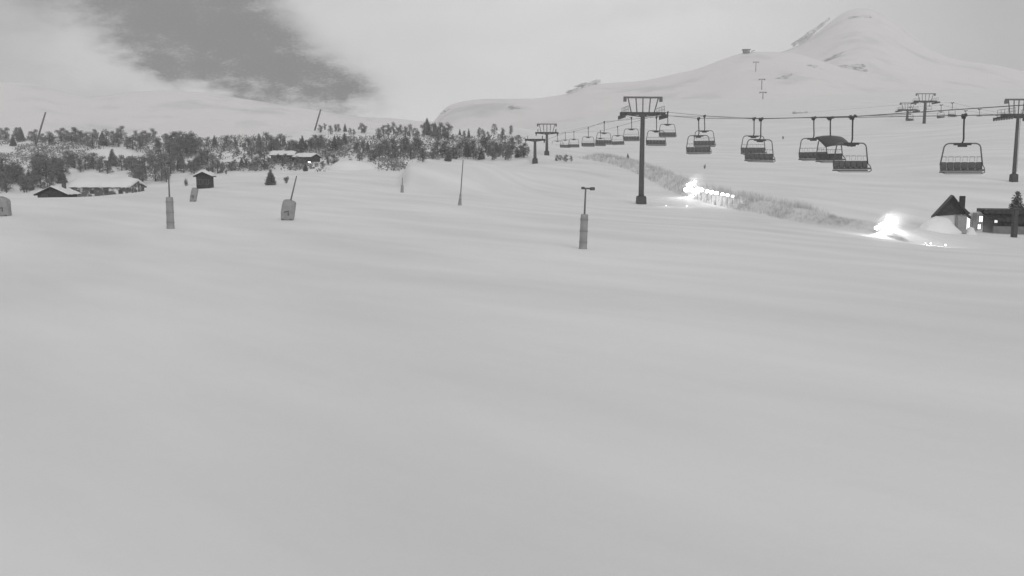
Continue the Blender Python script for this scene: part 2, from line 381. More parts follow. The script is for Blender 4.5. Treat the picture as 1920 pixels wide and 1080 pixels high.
def tree(kind, px, py, hpx, label, group, wide=1.0, p=None):
    global ntree
    p = p or hit(px, py)
    if p is None or p.y > 620: return
    k = random.randrange(len(protos[kind])); src = protos[kind][k]
    if not first[kind][k]: o = src; first[kind][k] = True
    else: o = copy_tree(src)
    h = hpx * .98 * p.y / F; o.location = p; w = h * wide * random.uniform(.72, 1.02)
    o.scale = (w, w, h); o.rotation_euler[2] = random.uniform(0, 6.28)
    tag(o, label, {'pine_tree': 'tree', 'spruce_tree': 'tree', 'mountain_shrub': 'bush'}[kind], group); ntree += 1
    return o
GT = 'trees on the wooded snowy hill'
# x0, x1, base y0, base y1, count, height px, width factor, label
BELTS = [
 (-20, 130, 262, 276, 13, (18, 32), 1.3, 'frosted pine in the upper belt at the far left of the wooded hill'),
 (130, 235, 262, 282, 11, (20, 34), 1.3, 'pine in the upper belt above the long snow roofed cabin'),
 (235, 305, 264, 284, 9, (20, 30), 1.2, 'pine on the hilltop just left of the biggest tree clump'),
 (312, 368, 272, 300, 12, (26, 44), 1.35, 'tall pine in the big dark clump on the hill at left'),
 (372, 460, 272, 286, 7, (16, 26), 1.1, 'lone small pine with snow showing round it, right of the big clump'),
 (462, 530, 276, 300, 11, (20, 34), 1.2, 'pine in the dark group left of the far low cabins'),
 (530, 650, 274, 292, 17, (18, 30), 1.2, 'pine in the belt right behind the far low cabins'),
 (-20, 60, 330, 362, 18, (24, 46), 1.35, 'big dark pine at the left edge above the piste'),
 (58, 122, 318, 360, 17, (24, 46), 1.3, 'big dark pine behind the half buried gabled hut'),
 (122, 250, 312, 326, 15, (20, 34), 1.3, 'pine in the row directly behind the long snow roofed cabin'),
 (250, 322, 312, 348, 13, (26, 40), 1.3, 'dark pine between the long cabin and the left padded mast'),
 (322, 410, 305, 326, 12, (22, 34), 1.3, 'pine in the lower row behind the small square hut'),
 (415, 500, 314, 324, 8, (16, 26), 1.3, 'pine in the lower row between the small hut and the single spruce'),
 (500, 580, 306, 322, 10, (14, 22), 1.3, 'low pine below the far cabins'),
 (560, 612, 242, 250, 6, (12, 18), 1.2, 'small pine on the knoll beside the slanting far mast'),
 (612, 690, 244, 254, 8, (12, 20), 1.2, 'small pine on the skyline right of the slanting far mast'),
 (600, 665, 308, 322, 6, (14, 22), 1.3, 'low pine at the right end of the lower belt'),
 (665, 795, 284, 304, 19, (20, 30), 1.3, 'pine in the dense lower belt left of the snow mound'),
 (705, 790, 250, 266, 10, (15, 26), 1.1, 'pine on the middle skyline of the hill'),
 (792, 842, 252, 268, 9, (22, 36), 1.1, 'taller pine in the peak of the wooded skyline'),
 (842, 960, 252, 266, 10, (12, 24), .9, 'narrow pine on the right part of the skyline'),
 (810, 985, 286, 303, 25, (20, 32), 1.3, 'pine in the dense belt right behind the snow mound'),
 (900, 1000, 268, 292, 9, (14, 24), 1.2, 'pine on the open right shoulder of the hill'),
 (1040, 1078, 300, 304, 4, (10, 15), 1.3, 'small pine on the crest right of the two far lift towers'),
 (395, 560, 292, 302, 6, (12, 20), 1.3, 'small pine on the snow patch in the middle of the hill'),
]
ORD = ['leftmost', 'second', 'third', 'fourth', 'fifth', 'sixth', 'seventh', 'eighth', 'ninth', 'tenth', 'eleventh', 'twelfth', 'thirteenth', 'fourteenth',
       'fifteenth', 'sixteenth', 'seventeenth', 'eighteenth', 'nineteenth', 'twentieth', '21st', '22nd', '23rd', '24th', '25th']
for x0, x1, y0, y1, n, hh, w, lab0 in BELTS:
    for k in range(n):
        lab0 = lab0.replace(' of the wooded hill', '').replace(' showing round it', '').replace('directly ', '').replace('right part of the ', 'right ')
        lab = (ORD[k] if k == 0 else 'rightmost' if k == n - 1 else ORD[k] + ' from left') + ' ' + lab0
        px = x0 + (x1 - x0) * (k + random.uniform(.1, .9)) / n
        tree('spruce_tree' if random.random() < .12 else 'pine_tree', px, random.uniform(y0, y1), random.uniform(*hh), lab, GT, w)
tree('spruce_tree', 508, 347, 31, 'single spruce standing on open snow right of the small hut', None, 1.6)
tree('mountain_shrub', 349, 349, 16, 'low bush on the snow just left of the small square hut', None, .6)
tree('mountain_shrub', 424, 327, 10, 'tiny bush at the foot of the lower pine row', None, .6)
tree('mountain_shrub', 537, 344, 16, 'bush beside the leaning mast of the padded snow gun', None, .7)
tree('spruce_tree', 1177, 298, 11, 'tiny lone spruce on the slope just left of the big lift tower', None, 1.3)
tree('mountain_shrub', 1321, 317, 10, 'round dark bush on the slope above the row of lamps', None, .5)
tree('mountain_shrub', 1468, 262, 8, 'small round bush on the open slope right of the paired chairs', None, .5)
tree('spruce_tree', 1911, 415, 84, 'dark spruce standing at the right edge behind the lift station', None, 1.3, p=on(1911, 96))
print('TREES', ntree)
# low heather and brush: nobody could count it
bb = MB(); r = random.Random(3)
for k in range(6800):
    px = r.uniform(-30, 1010); py = r.uniform(258, 322)
    if px > 985 or (px > 800 and py > 300) or (610 < px < 712 and py > 298): continue
    p = hit(px, py)
    if p is None or p.y < 172: continue
    if vn(p.x, p.y, 9, 8) < -.08 + .08 * (px > 700): continue
    for j in range(7):
        c = p + Vector((r.gauss(0, .6), r.gauss(0, .6), r.uniform(0, 1.1))); s = r.uniform(.12, .36)
        e1 = Vector((r.gauss(0, 1), r.gauss(0, 1), r.gauss(0, 1))).normalized(); e2 = e1.orthogonal().normalized()
        bb.add([c - e1 * s, c + e2 * s * .6, c + e1 * s, c - e2 * s * .6], [(0, 1, 2, 3)])
tag(bb.build('brush', M['needle']), 'low frosted brush between the pines on the wooded hill', 'brush', kind='stuff')
# thin brush along the bank on the right
bb = MB()
for k in range(6500):
    t = r.random() ** .8 * (len(BANK) - 1.02); i = int(t); f = t - i
    x = BANK[i][0] * (1 - f) + BANK[i + 1][0] * f; y = BANK[i][1] * (1 - f) + BANK[i + 1][1] * f
    x += r.uniform(-1.2, 2.8) * max(.25, min(1, (5.6 - t) / .9)); y += r.gauss(0, .8); z = gz(x, y); d = vn(x, y, 5, 4)
    if d < -.12 and r.random() < .55: continue
    for j in range(3):
        q = Vector((r.gauss(0, .22), r.gauss(0, .22), r.uniform(.2, 1.15) * (.5 + .4 * min(1, 110 / y)) * max(.16, min(1, (5.6 - t) / .9))))
        c = Vector((x, y, z - .03)); w = Vector((.011, .006, 0)) * (y / 110); bb.add([c - w, c + w, c + q + w * .4, c + q - w * .4], [(0, 1, 2, 3)])
tag(bb.build('twigs', M['twig']), 'thin grey twigs along the long snowbank on the right', 'brush', kind='stuff')

# ------------------------------------------------------------------ rocks
def rock(p, sx, sy, sz, label, seed, group='rock outcrops on the mountains'):
    rr = random.Random(seed); bm = bmesh.new()
    for q in range(14):
        k = rr.uniform(.14, .42); cx, cz = rr.gauss(0, .45), rr.gauss(0, .35)
        r_ = bmesh.ops.create_icosphere(bm, subdivisions=3, radius=1)
        for v in r_['verts']:
            c = v.co; n = 1 + .7 * float(vn(c.x * 2 + c.z, c.y * 2, 1, seed + q)) + .6 * float(vn(c.z * 4, c.x * 4 + c.y * 2, 1, seed + 3 + q))
            v.co = Vector((cx * sx + c.x * sx * k * n * 1.3, c.y * sy * k * n, cz * sz + c.z * sz * k * n))
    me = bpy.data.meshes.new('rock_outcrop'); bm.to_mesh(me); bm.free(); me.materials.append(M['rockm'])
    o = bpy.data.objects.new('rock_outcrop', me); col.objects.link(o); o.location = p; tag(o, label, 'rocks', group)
    return o
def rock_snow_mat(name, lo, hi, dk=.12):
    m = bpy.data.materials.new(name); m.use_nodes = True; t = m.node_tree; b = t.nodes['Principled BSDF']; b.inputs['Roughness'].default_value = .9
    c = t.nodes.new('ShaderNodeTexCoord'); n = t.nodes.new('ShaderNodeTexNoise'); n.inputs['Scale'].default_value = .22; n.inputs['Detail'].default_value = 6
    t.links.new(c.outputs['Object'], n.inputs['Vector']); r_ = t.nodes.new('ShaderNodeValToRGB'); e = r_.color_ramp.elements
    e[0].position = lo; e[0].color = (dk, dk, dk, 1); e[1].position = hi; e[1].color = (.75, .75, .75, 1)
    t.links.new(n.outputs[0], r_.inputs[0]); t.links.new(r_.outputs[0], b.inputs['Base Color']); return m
M['rockm'] = rock_snow_mat('snow_flecked_hazed_rock', .36, .6, .36)  # snow flecks over rock whose dark tone is paled to stand in for haze
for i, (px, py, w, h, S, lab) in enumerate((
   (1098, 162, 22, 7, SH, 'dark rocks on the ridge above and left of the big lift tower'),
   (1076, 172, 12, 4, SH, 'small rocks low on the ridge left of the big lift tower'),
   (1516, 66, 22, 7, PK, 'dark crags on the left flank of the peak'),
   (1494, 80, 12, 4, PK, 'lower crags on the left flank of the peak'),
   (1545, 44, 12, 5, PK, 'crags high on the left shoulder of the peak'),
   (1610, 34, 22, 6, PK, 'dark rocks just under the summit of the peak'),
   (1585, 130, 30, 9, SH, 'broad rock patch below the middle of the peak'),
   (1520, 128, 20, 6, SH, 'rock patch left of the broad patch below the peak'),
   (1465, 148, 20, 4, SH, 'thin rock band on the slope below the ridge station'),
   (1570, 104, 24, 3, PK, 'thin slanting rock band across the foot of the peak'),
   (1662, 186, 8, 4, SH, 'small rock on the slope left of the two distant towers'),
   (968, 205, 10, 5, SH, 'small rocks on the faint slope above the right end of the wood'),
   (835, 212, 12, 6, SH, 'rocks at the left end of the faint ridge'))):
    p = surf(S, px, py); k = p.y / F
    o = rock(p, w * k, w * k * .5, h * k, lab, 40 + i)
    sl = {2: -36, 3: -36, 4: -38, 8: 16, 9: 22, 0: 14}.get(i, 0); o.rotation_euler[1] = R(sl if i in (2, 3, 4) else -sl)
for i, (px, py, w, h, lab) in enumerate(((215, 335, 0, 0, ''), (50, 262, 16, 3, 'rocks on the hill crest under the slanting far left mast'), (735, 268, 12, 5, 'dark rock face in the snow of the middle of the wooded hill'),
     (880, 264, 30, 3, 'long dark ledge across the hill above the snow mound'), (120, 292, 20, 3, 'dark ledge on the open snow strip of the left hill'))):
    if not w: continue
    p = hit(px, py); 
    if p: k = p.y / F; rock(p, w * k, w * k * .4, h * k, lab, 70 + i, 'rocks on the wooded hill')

# ------------------------------------------------------------------ lift towers
def tower(name, px, d, ytop, armw, label, group, lift=True, yaw=0, thick=1.0, base=True):
    g = on(px, d); H = ray(px, ytop, d).z - g.z; a = armw / 2
    root = empty(name, g, yaw, label, 'lift tower', group)
    MB().tube([(0, 0, -1), (0, 0, H * .5), (0, 0, H)], [.42 * thick, .36 * thick, .29 * thick], 18).build('mast', M['steel'], root, True)
    if base: MB().box((0, 0, .35), (1.35 * thick, 1.35 * thick, 1.5), None, .92).tube([(0, 0, 1.08), (0, 0, 1.18)], .6 * thick, 16).build('footing', M['steel2'], root, bevel=.04)
    arm = MB().box((0, 0, H), (armw * .96, .34, .42)).box((0, 0, H - .3), (1.1, .3, .3))
    for s in (-1, 1): arm.box((s * a * .45, 0, H - .28), (a * .8, .16, .14), Matrix.Rotation(R(-7 * s), 3, 'Y'))
    arm.build('crossarm', M['steel2'], root)
    for s in (-1, 1):
        sh = MB().box((s * a, 0, H - .32), (.12, 5.2, .22)).box((s * a, 0, H - .05), (.5, .5, .5)); tr = sh.build('sheave_train', M['steel2'], root)
        w = MB()
        for k in range(8): w.disc((s * a, -2.4 + k * .686, H - .5), (1, 0, 0), .23, .11)
        w.build('wheels', M['seat'], tr)
        ct = MB().box((s * (a - .75), 0, H - .12), (.65, 5.0, .07))
        for k in range(6): ct.tube([(s * (a - .45), -2.4 + k * .96, H - .1), (s * (a - .45), -2.4 + k * .96, H + .9)], .025, 5)
        ct.tube([(s * (a - .45), -2.4, H + .9), (s * (a - .45), 2.4, H + .9)], .03, 5).tube([(s * (a - .45), -2.4, H + .45), (s * (a - .45), 2.4, H + .45)], .02, 5)
        ct.build('catwalk', M['steel2'], root)
    if lift:
        t = H + 2.25; lf = MB().box((0, 0, t), (armw * .93, .2, .24))
        for x0, x1 in ((-.55, -.72), (-.28, -.34), (.3, .36), (.55, .74), (0, 0)): lf.tube([(a * x0, 0, H + .15), (a * x1, 0, t)], .085, 6)
        for s in (-1, 1): lf.box((s * a * .86, 0, t - .35), (.42, .3, .5))
        lf.build('lifting_frame', M['thin'], root)
    lad = MB()
    for s in (-.2, .2): lad.tube([(s, -.48 * thick, 1.4), (s, -.42 * thick, H - .3)], .03, 4)
    for k in range(int(H * 2) - 4): lad.box((0, -.46 * thick, 1.6 + k * .5), (.42, .03, .03))
    lad.build('ladder', M['thin'], root)
    return root, H
GW = 'lift towers of the chairlifts'
tower('lift_tower', 1203, 128, 213, 6.0, 'tallest nearest lift tower with a lifting frame on top, in mid picture', GW, yaw=R(4))
tower('lift_tower', 1025, 236, 249, 5.6, 'small distant lift tower with its base on the crest, right one of the far pair', GW)
tower('lift_tower', 1003, 214, 262, 4.4, 'far lift tower before the pines, left one of the distant pair', GW, lift=False)
tower('lift_tower', 1901, 132, 216, 4.4, 'slim lift tower cut by the right edge of the picture above the lift station', GW, thick=.7)
tower('lift_tower', 1727, 272, 190, 6.4, 'taller of the two lift towers high on the right slope', GW, base=False, thick=1.15)
tower('lift_tower', 1695, 300, 206, 5.8, 'shorter of the two lift towers high on the right slope', GW, base=False)
tower('lift_tower', 1495, 430, 212, 6.5, 'faint thin pylon standing far up the open slope', GW, lift=False, base=False, thick=.8)

# ------------------------------------------------------------------ chairs
def rr_path(w0, w1, z0, z1, r, n=6):           # open rounded arch, wider at the foot
    pts = [(-w1 / 2, 0, z1)]
    for k in range(n + 1):
        t = math.pi - k / n * math.pi / 2; pts.append((-w0 / 2 + r + math.cos(t) * r, 0, z0 - r + math.sin(t) * r))
    for k in range(n + 1):
        t = math.pi / 2 - k / n * math.pi / 2; pts.append((w0 / 2 - r + math.cos(t) * r, 0, z0 - r + math.sin(t) * r))
    pts.append((w1 / 2, 0, z1)); return pts
def make_chair():
    root = empty('lift_chair', (0, 0, -400))
    MB().box((0, 0, .02), (.14, .95, .13)).box((0, .1, -.1), (.2, .32, .14)).disc((0, .3, .1), (1, 0, 0), .09, .16).disc((0, -.3, .1), (1, 0, 0), .09, .16).build('grip', M['steel2'], root)
    MB().tube([(.0, 0, -.05), (.02, 0, -.9), (.06, .02, -1.5), (.05, .02, -1.72), (-.02, 0, -1.88)], .062, 8).build('hanger', M['steel2'], root, True)
    fr = MB().tube(rr_path(2.5, 2.86, -1.93, -3.45, .38), .05, 8)
    fr.build('frame', M['thin'], root, True)
    MB().box((0, 0, -1.98), (1.15, .22, .16)).box((0, 0, -2.1), (.6, .2, .16)).build('gusset', M['steel2'], root)
    bk = MB(); st = MB(); hd = MB()
    for k in range(6):
        x = -1.2 + k * .48
        bk.box((x, .05, -3.52), (.455, .12, .52), Matrix.Rotation(R(-8), 3, 'X'))
        st.box((x, -.22, -3.84), (.455, .56, .13))
        hd.tube([(x - .16, .02, -3.2), (x - .14, .02, -2.86), (x + .14, .02, -2.86), (x + .16, .02, -3.2)], .011, 5)
    bk.build('backrest', M['seat'], root, bevel=.03); st.build('seat', M['seat'], root, bevel=.03)
    hd.tube([(-1.3, .02, -2.9), (1.3, .02, -2.9)], .014, 5).build('headrest_rail', M['thin'], root)
    ft = MB().box((0, .02, -3.98), (2.9, .1, .1))
    for s in (-1, 1): ft.tube([(s * 1.43, 0, -3.45), (s * 1.46, -.35, -3.7), (s * 1.45, -.5, -4.0), (s * 1.2, -.6, -4.1)], .035, 6)
    ft.tube([(-1.25, -.6, -4.1), (1.25, -.6, -4.1)], .035, 6); ft.build('footrest', M['thin'], root)
    register(root); return root
chair0 = make_chair(); used = False
GC = 'empty six seat chairs hanging on the lift cables'
CH = [ # grip x, grip y, width px, yaw deg, label
 (1808, 218, 77, -10, 'rightmost large chair, its dark seat hanging above the lift station roof', None),
 (1599, 220, 73, 10, 'large chair in front of the dark canopy, second of the large chairs from the right', None),
 (1557, 222, 59, 16, 'chair with a raised dark canopy, between two other chairs', 'canopy'),
 (1526, 222, 56, 4, 'chair partly hidden by the dark canopy at its right', None),
 (1427, 224, 57, 6, 'nearer and lower chair of the overlapping pair in the middle of the span', None),
 (1414, 223, 48, 4, 'farther and higher chair of the overlapping pair in the middle of the span', None),
 (1310, 223, 47, 3, 'lower front chair of the stacked pair right of the tallest tower, over the lamps', None),
 (1321, 218, 41, 2, 'upper rear chair of the stacked pair right of the tallest tower', None),
 (1231, 220, 38, 2, 'lower chair just right of the tallest tower mast', None),
 (1252, 211, 33, 2, 'upper chair just right of the tallest tower mast', None),
 (1184, 221, 31, 2, 'chair just left of the tallest tower mast', None),
 (1133, 229, 30, 2, 'upper chair midway between the tallest tower and the distant pair of towers', None),
 (1158, 238, 24, 2, 'small low chair second left of the tallest tower', None),
 (1103, 240, 25, 2, 'small chair fourth left of the tallest tower', None),
 (1126, 246, 20, 2, 'tiny low chair third left of the tallest tower', None),
 (1076, 247, 21, 2, 'tiny chair second right of the distant pair of towers', None),
 (1060, 249, 20, 2, 'tiny chair next but one to the distant pair of towers', None),
 (1045, 251, 18, 2, 'tiny chair hanging next to the distant pair of towers', None),
 (1707, 201, 17, 30, 'tiny chair between the two towers high on the right slope', None),
 (1743, 189, 13, 30, 'tiny chair just right of the taller tower high on the slope', None),
 (1765, 197, 17, 30, 'tiny chair left of the rightmost large chair, lower of its pair', None),
 (1786, 193, 17, 30, 'tiny chair left of the rightmost large chair, higher of its pair', None),
 (1811, 208, 17, 30, 'tiny chair seen behind the hanger of the rightmost large chair', None),
 (1837, 205, 17, 30, 'tiny chair seen just right of the hanger of the rightmost large chair', None),
 (1870, 216, 17, 30, 'tiny distant chair second left of the tower at the right edge', None),
 (1893, 215, 17, 30, 'tiny distant chair next to the tower at the right edge', None),
 (1575, 272, 14, 30, 'tiny far chair low over the slope, right of the raised canopy', None),
 (1630, 280, 11, 30, 'tiniest far chair low over the slope, below the two distant towers', None)]
pos = {}
for gx, gy, w, yaw, lab, ex in CH:
    p = ray(gx, gy, 3.0 * F / w)
    if gx == 1557: p = ray(gx, gy, 84.5)
    if gx == 1526: p = ray(gx, gy, 88.6)
    o = chair0 if not used else copy_tree(chair0); used = True
    o.location = p; o.rotation_euler[2] = R(yaw); pos[gx] = p; tag(o, lab, 'chair', GC)
    if w < 20: o.scale = (1.3, 1.3, 1.1)
    if w < 70: o.rotation_euler[1] = R(random.uniform(-1.5, 1.5))
    if ex:
        cn = MB(); n = 12; prof = [(-.95 + 1.1 * k / n, -1.66 - .95 * (1 - k / n) ** 1.2) for k in range(n + 1)]
        for x in (-1.3, 1.3):
            pass
        vs = []
        for (yy_, zz_) in prof:
            for x in np.linspace(-1.45, 1.45, 9): vs.append((x, yy_ * 1.5, zz_ + .1 - .12 * (abs(x) / 1.3) ** 2))
        for (yy_, zz_) in prof:
            for x in np.linspace(-1.45, 1.45, 9): vs.append((x, yy_ * 1.5, zz_ + .05 - .12 * (abs(x) / 1.3) ** 2))
        m_ = (n + 1) * 9; fs = []
        for i in range(n):
            for j in range(8):
                q = (i * 9 + j, i * 9 + j + 1, (i + 1) * 9 + j + 1, (i + 1) * 9 + j); fs.append(q); fs.append(tuple(m_ + v for v in q[::-1]))
        for i in range(n):
            for j in (0, 8): a_ = i * 9 + j; b_ = a_ + 9; fs.append((a_, b_, b_ + m_, a_ + m_))
        for j in range(8):
            for i in (0, n): a_ = i * 9 + j; fs.append((a_, a_ + 1, a_ + 1 + m_, a_ + m_))
        cn.add(vs, fs); cn.build('canopy', M['smoke'], o, True)
def cable(pts, r, label):
    P = [Vector(p) for p in pts]; o = MB().tube(P, r, 6).build('lift_cable', M['cable']); tag(o, label, 'cable', 'steel haul ropes of the chairlifts')
up = Vector((0, 0, .06))
cable([ray(2500, 90, 36), ray(1920, 197, 55), pos[1599] + up, pos[1427] + up, pos[1310] + up, ray(1243, 216, 128), pos[1231] + up, pos[1133] + up, pos[1103] + up, pos[1076] + up, ray(1045, 251, 236)], .032,
      'upper wire rope rising to the right edge and running past the tallest tower')
cable([ray(2500, 170, 48), ray(1920, 214, 60), pos[1808] + up, pos[1557] + up, pos[1526] + up, pos[1414] + up, pos[1321] + up, pos[1252] + up, pos[1158] + up, pos[1126] + up, pos[1060] + up, ray(1020, 264, 214)], .032,
      'lower wire rope carrying the rightmost large chair and the rear chairs')
cable([ray(1700, 215, 60), ray(1440, 222, 80), ray(1166, 215, 128), pos[1184] + up, ray(1090, 240, 180), pos[1045] + up, ray(1007, 250, 236)], .02, 'wire rope on the left side of the tallest tower')
cable([ray(2600, 190, 80), ray(1880, 217, 132), ray(1780, 216, 190), ray(1680, 206, 300)], .03, 'wire rope running from the right edge tower to the shorter tower up the slope')
cable([ray(2150, 250, 270), pos[1870] + up, pos[1811] + up, pos[1765] + up, pos[1707] + up, ray(1679, 207, 300), pos[1630] + up, pos[1575] + up], .03, 'far wire rope carrying the lower row of tiny chairs')
cable([ray(2150, 245, 260), pos[1893] + up, pos[1837] + up, pos[1786] + up, ray(1745, 192, 272), ray(1500, 212, 430)], .03, 'far wire rope carrying the upper row of tiny chairs')

# ------------------------------------------------------------------ snow-making masts and guns
GM = 'padded snow lances on the piste'
def lance(px, pyb, hp, wp, ptop, lean, label, head=None, taper=1.0, group=GM, dd=None):
    g = on(px, dd) if dd else hit(px, pyb); k = g.y / F; w, h = wp * k, hp * k
    root = empty('snow_lance', g, random.uniform(-.3, .3), label, 'snow lance', group)
    top = Vector((lean * k, 0, ptop * k)); b = MB()
    rt = Matrix.Rotation(math.atan2(lean, ptop), 3, 'Y') if ptop else None
    if h:
        n = 20
        ax = top.normalized() if ptop else Vector((0, 0, 1)); P = [ax * (-.15), ax * h * .06, ax * h * .5, ax * h * .97, ax * h]
        b.tube(P, [w * .56, w * .5, w * .48 * (1 + taper) / 2, w * .46 * taper, w * .40 * taper], n)
        b.build('pad', M['pad'], root, False)
        s = MB()
        for q in (.2, .52, .85): s.tube([ax * (h * q - .03), ax * (h * q + .03)], w * .5 * (1 + (taper - 1) * q) + .012, n)
        s.build('strap', M['strap'], root)
    if ptop: MB().tube([top * .02 + Vector((0, 0, -.3)), top * .6, top], [.065, .055, .045] if h else [.3, .3, .26], 8).build('mast', M['mast'], root, True)
    if head == 'T':
        hd = MB().tube([top + Vector((-7 * k, 0, 0)), top + Vector((10 * k, 0, -.01))], .05, 8)
        o = hd.build('crossbar', M['mast'], root)
        MB().box(top + Vector((12.5 * k, 0, -.02)), (.28, .24, .18)).box(top + Vector((-5 * k, 0, .02)), (.2, .2, .14)).build('nozzle_head', M['steel'], root, bevel=.02)
    return root
lance(1093, 467, 65, 15, 113, 4, 'nearest padded mast with a T shaped head, standing alone on the piste', 'T')
lance(320, 429, 59, 14, 112, 1, 'tall padded mast on the left with a plain thin pole', None)
lance(862, 385, 22, 7, 84, 7, 'thin mast with a small tapering pad in front of the snow mound', None, .5)
lance(754, 361, 14, 6, 28, 1, 'smallest short mast at the left end of the snow mound', None, .8)
lance(70, 262, 0, 0, 62, 22, 'slanting far mast standing above the pines at the far left', None, group='bare far masts above the wood', dd=300)
lance(592, 246, 0, 0, 38, 13, 'slanting far mast on the knoll above the middle of the wood', None, group='bare far masts above the wood', dd=330)
def covered_gun(px, pyb, w, h, lean, label, polelean=None, polelen=0, squash=.7):
    g = hit(px, pyb); k = g.y / F; root = empty('snow_gun', g, R(8), label, 'snow gun', 'snow guns under grey covers')
    b = MB(); W, H = w * k, h * k; n = 20; vs = []; prof = [(-.08, .44), (0.03, .47), (.35, .5), (.72, .5), (.93, .46), (1.0, .36)]
    sh = math.tan(R(lean))
    for z, r_ in prof:
        for q in range(n):
            a = 2 * math.pi * q / n; sx = math.copysign(abs(math.cos(a)) ** .3, math.cos(a)); sy = math.copysign(abs(math.sin(a)) ** .3, math.sin(a))
            wob = 1 + .03 * math.sin(5 * a + z * 7)
            vs.append((sx * r_ * W * wob + z * H * sh, sy * r_ * W * squash * wob, z * H + .1 - .10 * H * max(0, sx) * (z > .8)))
    fs = [(i * n + q, i * n + (q + 1) % n, (i + 1) * n + (q + 1) % n, (i + 1) * n + q) for i in range(len(prof) - 1) for q in range(n)]
    fs += [tuple(range(n))[::-1], tuple(range((len(prof) - 1) * n, len(prof) * n))]
    b.add(vs, fs).build('cover', M['pad'], root, True)
    f = MB().tube([(0, 0, -.3), (0, 0, .35)], .12, 10)
    for s in (-1, 1): f.box((s * W * .3, 0, .05), (.12, W * .8, .12))
    f.build('base', M['mast'], root)
    s = MB().tube([(-W * .2, -W * squash * .5 - .01, H * .42), (W * .12, -W * squash * .5 - .03, H * .46), (W * .1, -W * squash * .5 - .01, H * .25)], .045, 6); s.build('strap', M['steel'], root)
    if polelen: MB().tube([(H * sh, 0, H * .8), (H * sh + math.sin(R(polelean)) * polelen * k, .05, H + math.cos(R(polelean)) * polelen * k)], [.07, .045], 8).build('mast', M['mast'], root)
covered_gun(539, 413, 25, 36, 8, 'boxy covered snow gun with a slanting mast, left of centre', 17, 48)
covered_gun(362, 378, 12, 24, 12, 'narrow leaning covered snow gun in front of the small square hut')
covered_gun(6, 405, 27, 34, -3, 'rounded covered snow gun cut by the left edge of the picture')

# ------------------------------------------------------------------ cabins
M['crusted'] = rock_snow_mat('snow_crusted_timber', .5, .62); M['crusted'].node_tree.nodes['Noise Texture'].inputs['Scale'].default_value = 1.1
def snowroof(parent, w, l, h, z, th, name='snow_cap'):
    a = w / 2; vs = []; n = 14
    for s, y in ((-1, -l / 2), (1, l / 2)):
        pass
    ys = np.linspace(-l / 2, l / 2, 12); m = MB(); vs = []
    for iy, y in enumerate(ys):
        e = 1 - (abs(y) / (l / 2)) ** 6
        for k in range(n + 1):
            t = -1 + 2 * k / n; vs.append((t * a, y, z + h * (1 - abs(t)) ** .9 * 1.0 + th * (1 - abs(t) ** 6) * (.45 + .55 * e) + .05 * math.sin(y * 3 + k)))
        for k in range(n + 1):
            t = -1 + 2 * k / n; vs.append((t * a, y, z + h * (1 - abs(t)) - .0))
    q = 2 * (n + 1); fs = []
    for i in range(11):
        for k in range(n):
            b0 = i * q + k; fs.append((b0, b0 + 1, b0 + 1 + q, b0 + q)); c0 = i * q + n + 1 + k; fs.append((c0, c0 + q, c0 + 1 + q, c0 + 1))
        for k in (0, n): b0 = i * q + k; fs.append((b0, b0 + q, b0 + q + n + 1, b0 + n + 1))
    for i in (0, 11):
        for k in range(n): b0 = i * q + k; fs.append((b0, b0 + 1, b0 + n + 2, b0 + n + 1))
    m.add(vs, fs); return m.build(name, M['snow'], parent, True)
def gable(parent, w, l, z0, hw, hr, wallm, roofm, over=.35, th=.14, gablem=None):
    m = MB(); a = w / 2; b = l / 2
    vs = [(-a, -b, z0), (a, -b, z0), (a, b, z0), (-a, b, z0), (-a, -b, hw), (a, -b, hw), (a, b, hw), (-a, b, hw), (0, -b, hw + hr), (0, b, hw + hr)]
    m.add(vs, [(0, 1, 5, 8, 4), (2, 3, 7, 9, 6), (1, 2, 6, 5), (3, 0, 4, 7), (0, 3, 2, 1)]); m.build('wall', wallm, parent)
    r_ = MB(); sl = hr / a
    for s in (-1, 1):
        e = a + over; p0 = Vector((0, -b - over, hw + hr + .02)); 
        v = [(0, -b - over, hw + hr + .02), (s * e, -b - over, hw - sl * over + .02), (s * e, b + over, hw - sl * over + .02), (0, b + over, hw + hr + .02)]
        v += [(x, y, z + th) for x, y, z in v]; r_.add(v, [(0, 1, 2, 3), (4, 7, 6, 5), (0, 4, 5, 1), (1, 5, 6, 2), (2, 6, 7, 3)])
    return r_.build('roof', roofm, parent)
def window(parent, c, w, h, glass, ry=0, frame=True):
    f = MB(); x, y, z = c; t = .06
    for s in (-1, 1): f.box((x + s * (w / 2), y - .02, z), (t, .08, h + t)); f.box((x, y - .022, z + s * h / 2), (w - t, .07, t))
    f.box((x, y - .018, z), (.04, .06, h - t)); fo = f.build('window', M['thin'], parent)
    MB().box((x, y + .0, z), (w - .05, .02, h - .05)).build('pane', glass, fo); return fo
M['glass'] = mat('dark_glass', .05, .15, 2, .1)
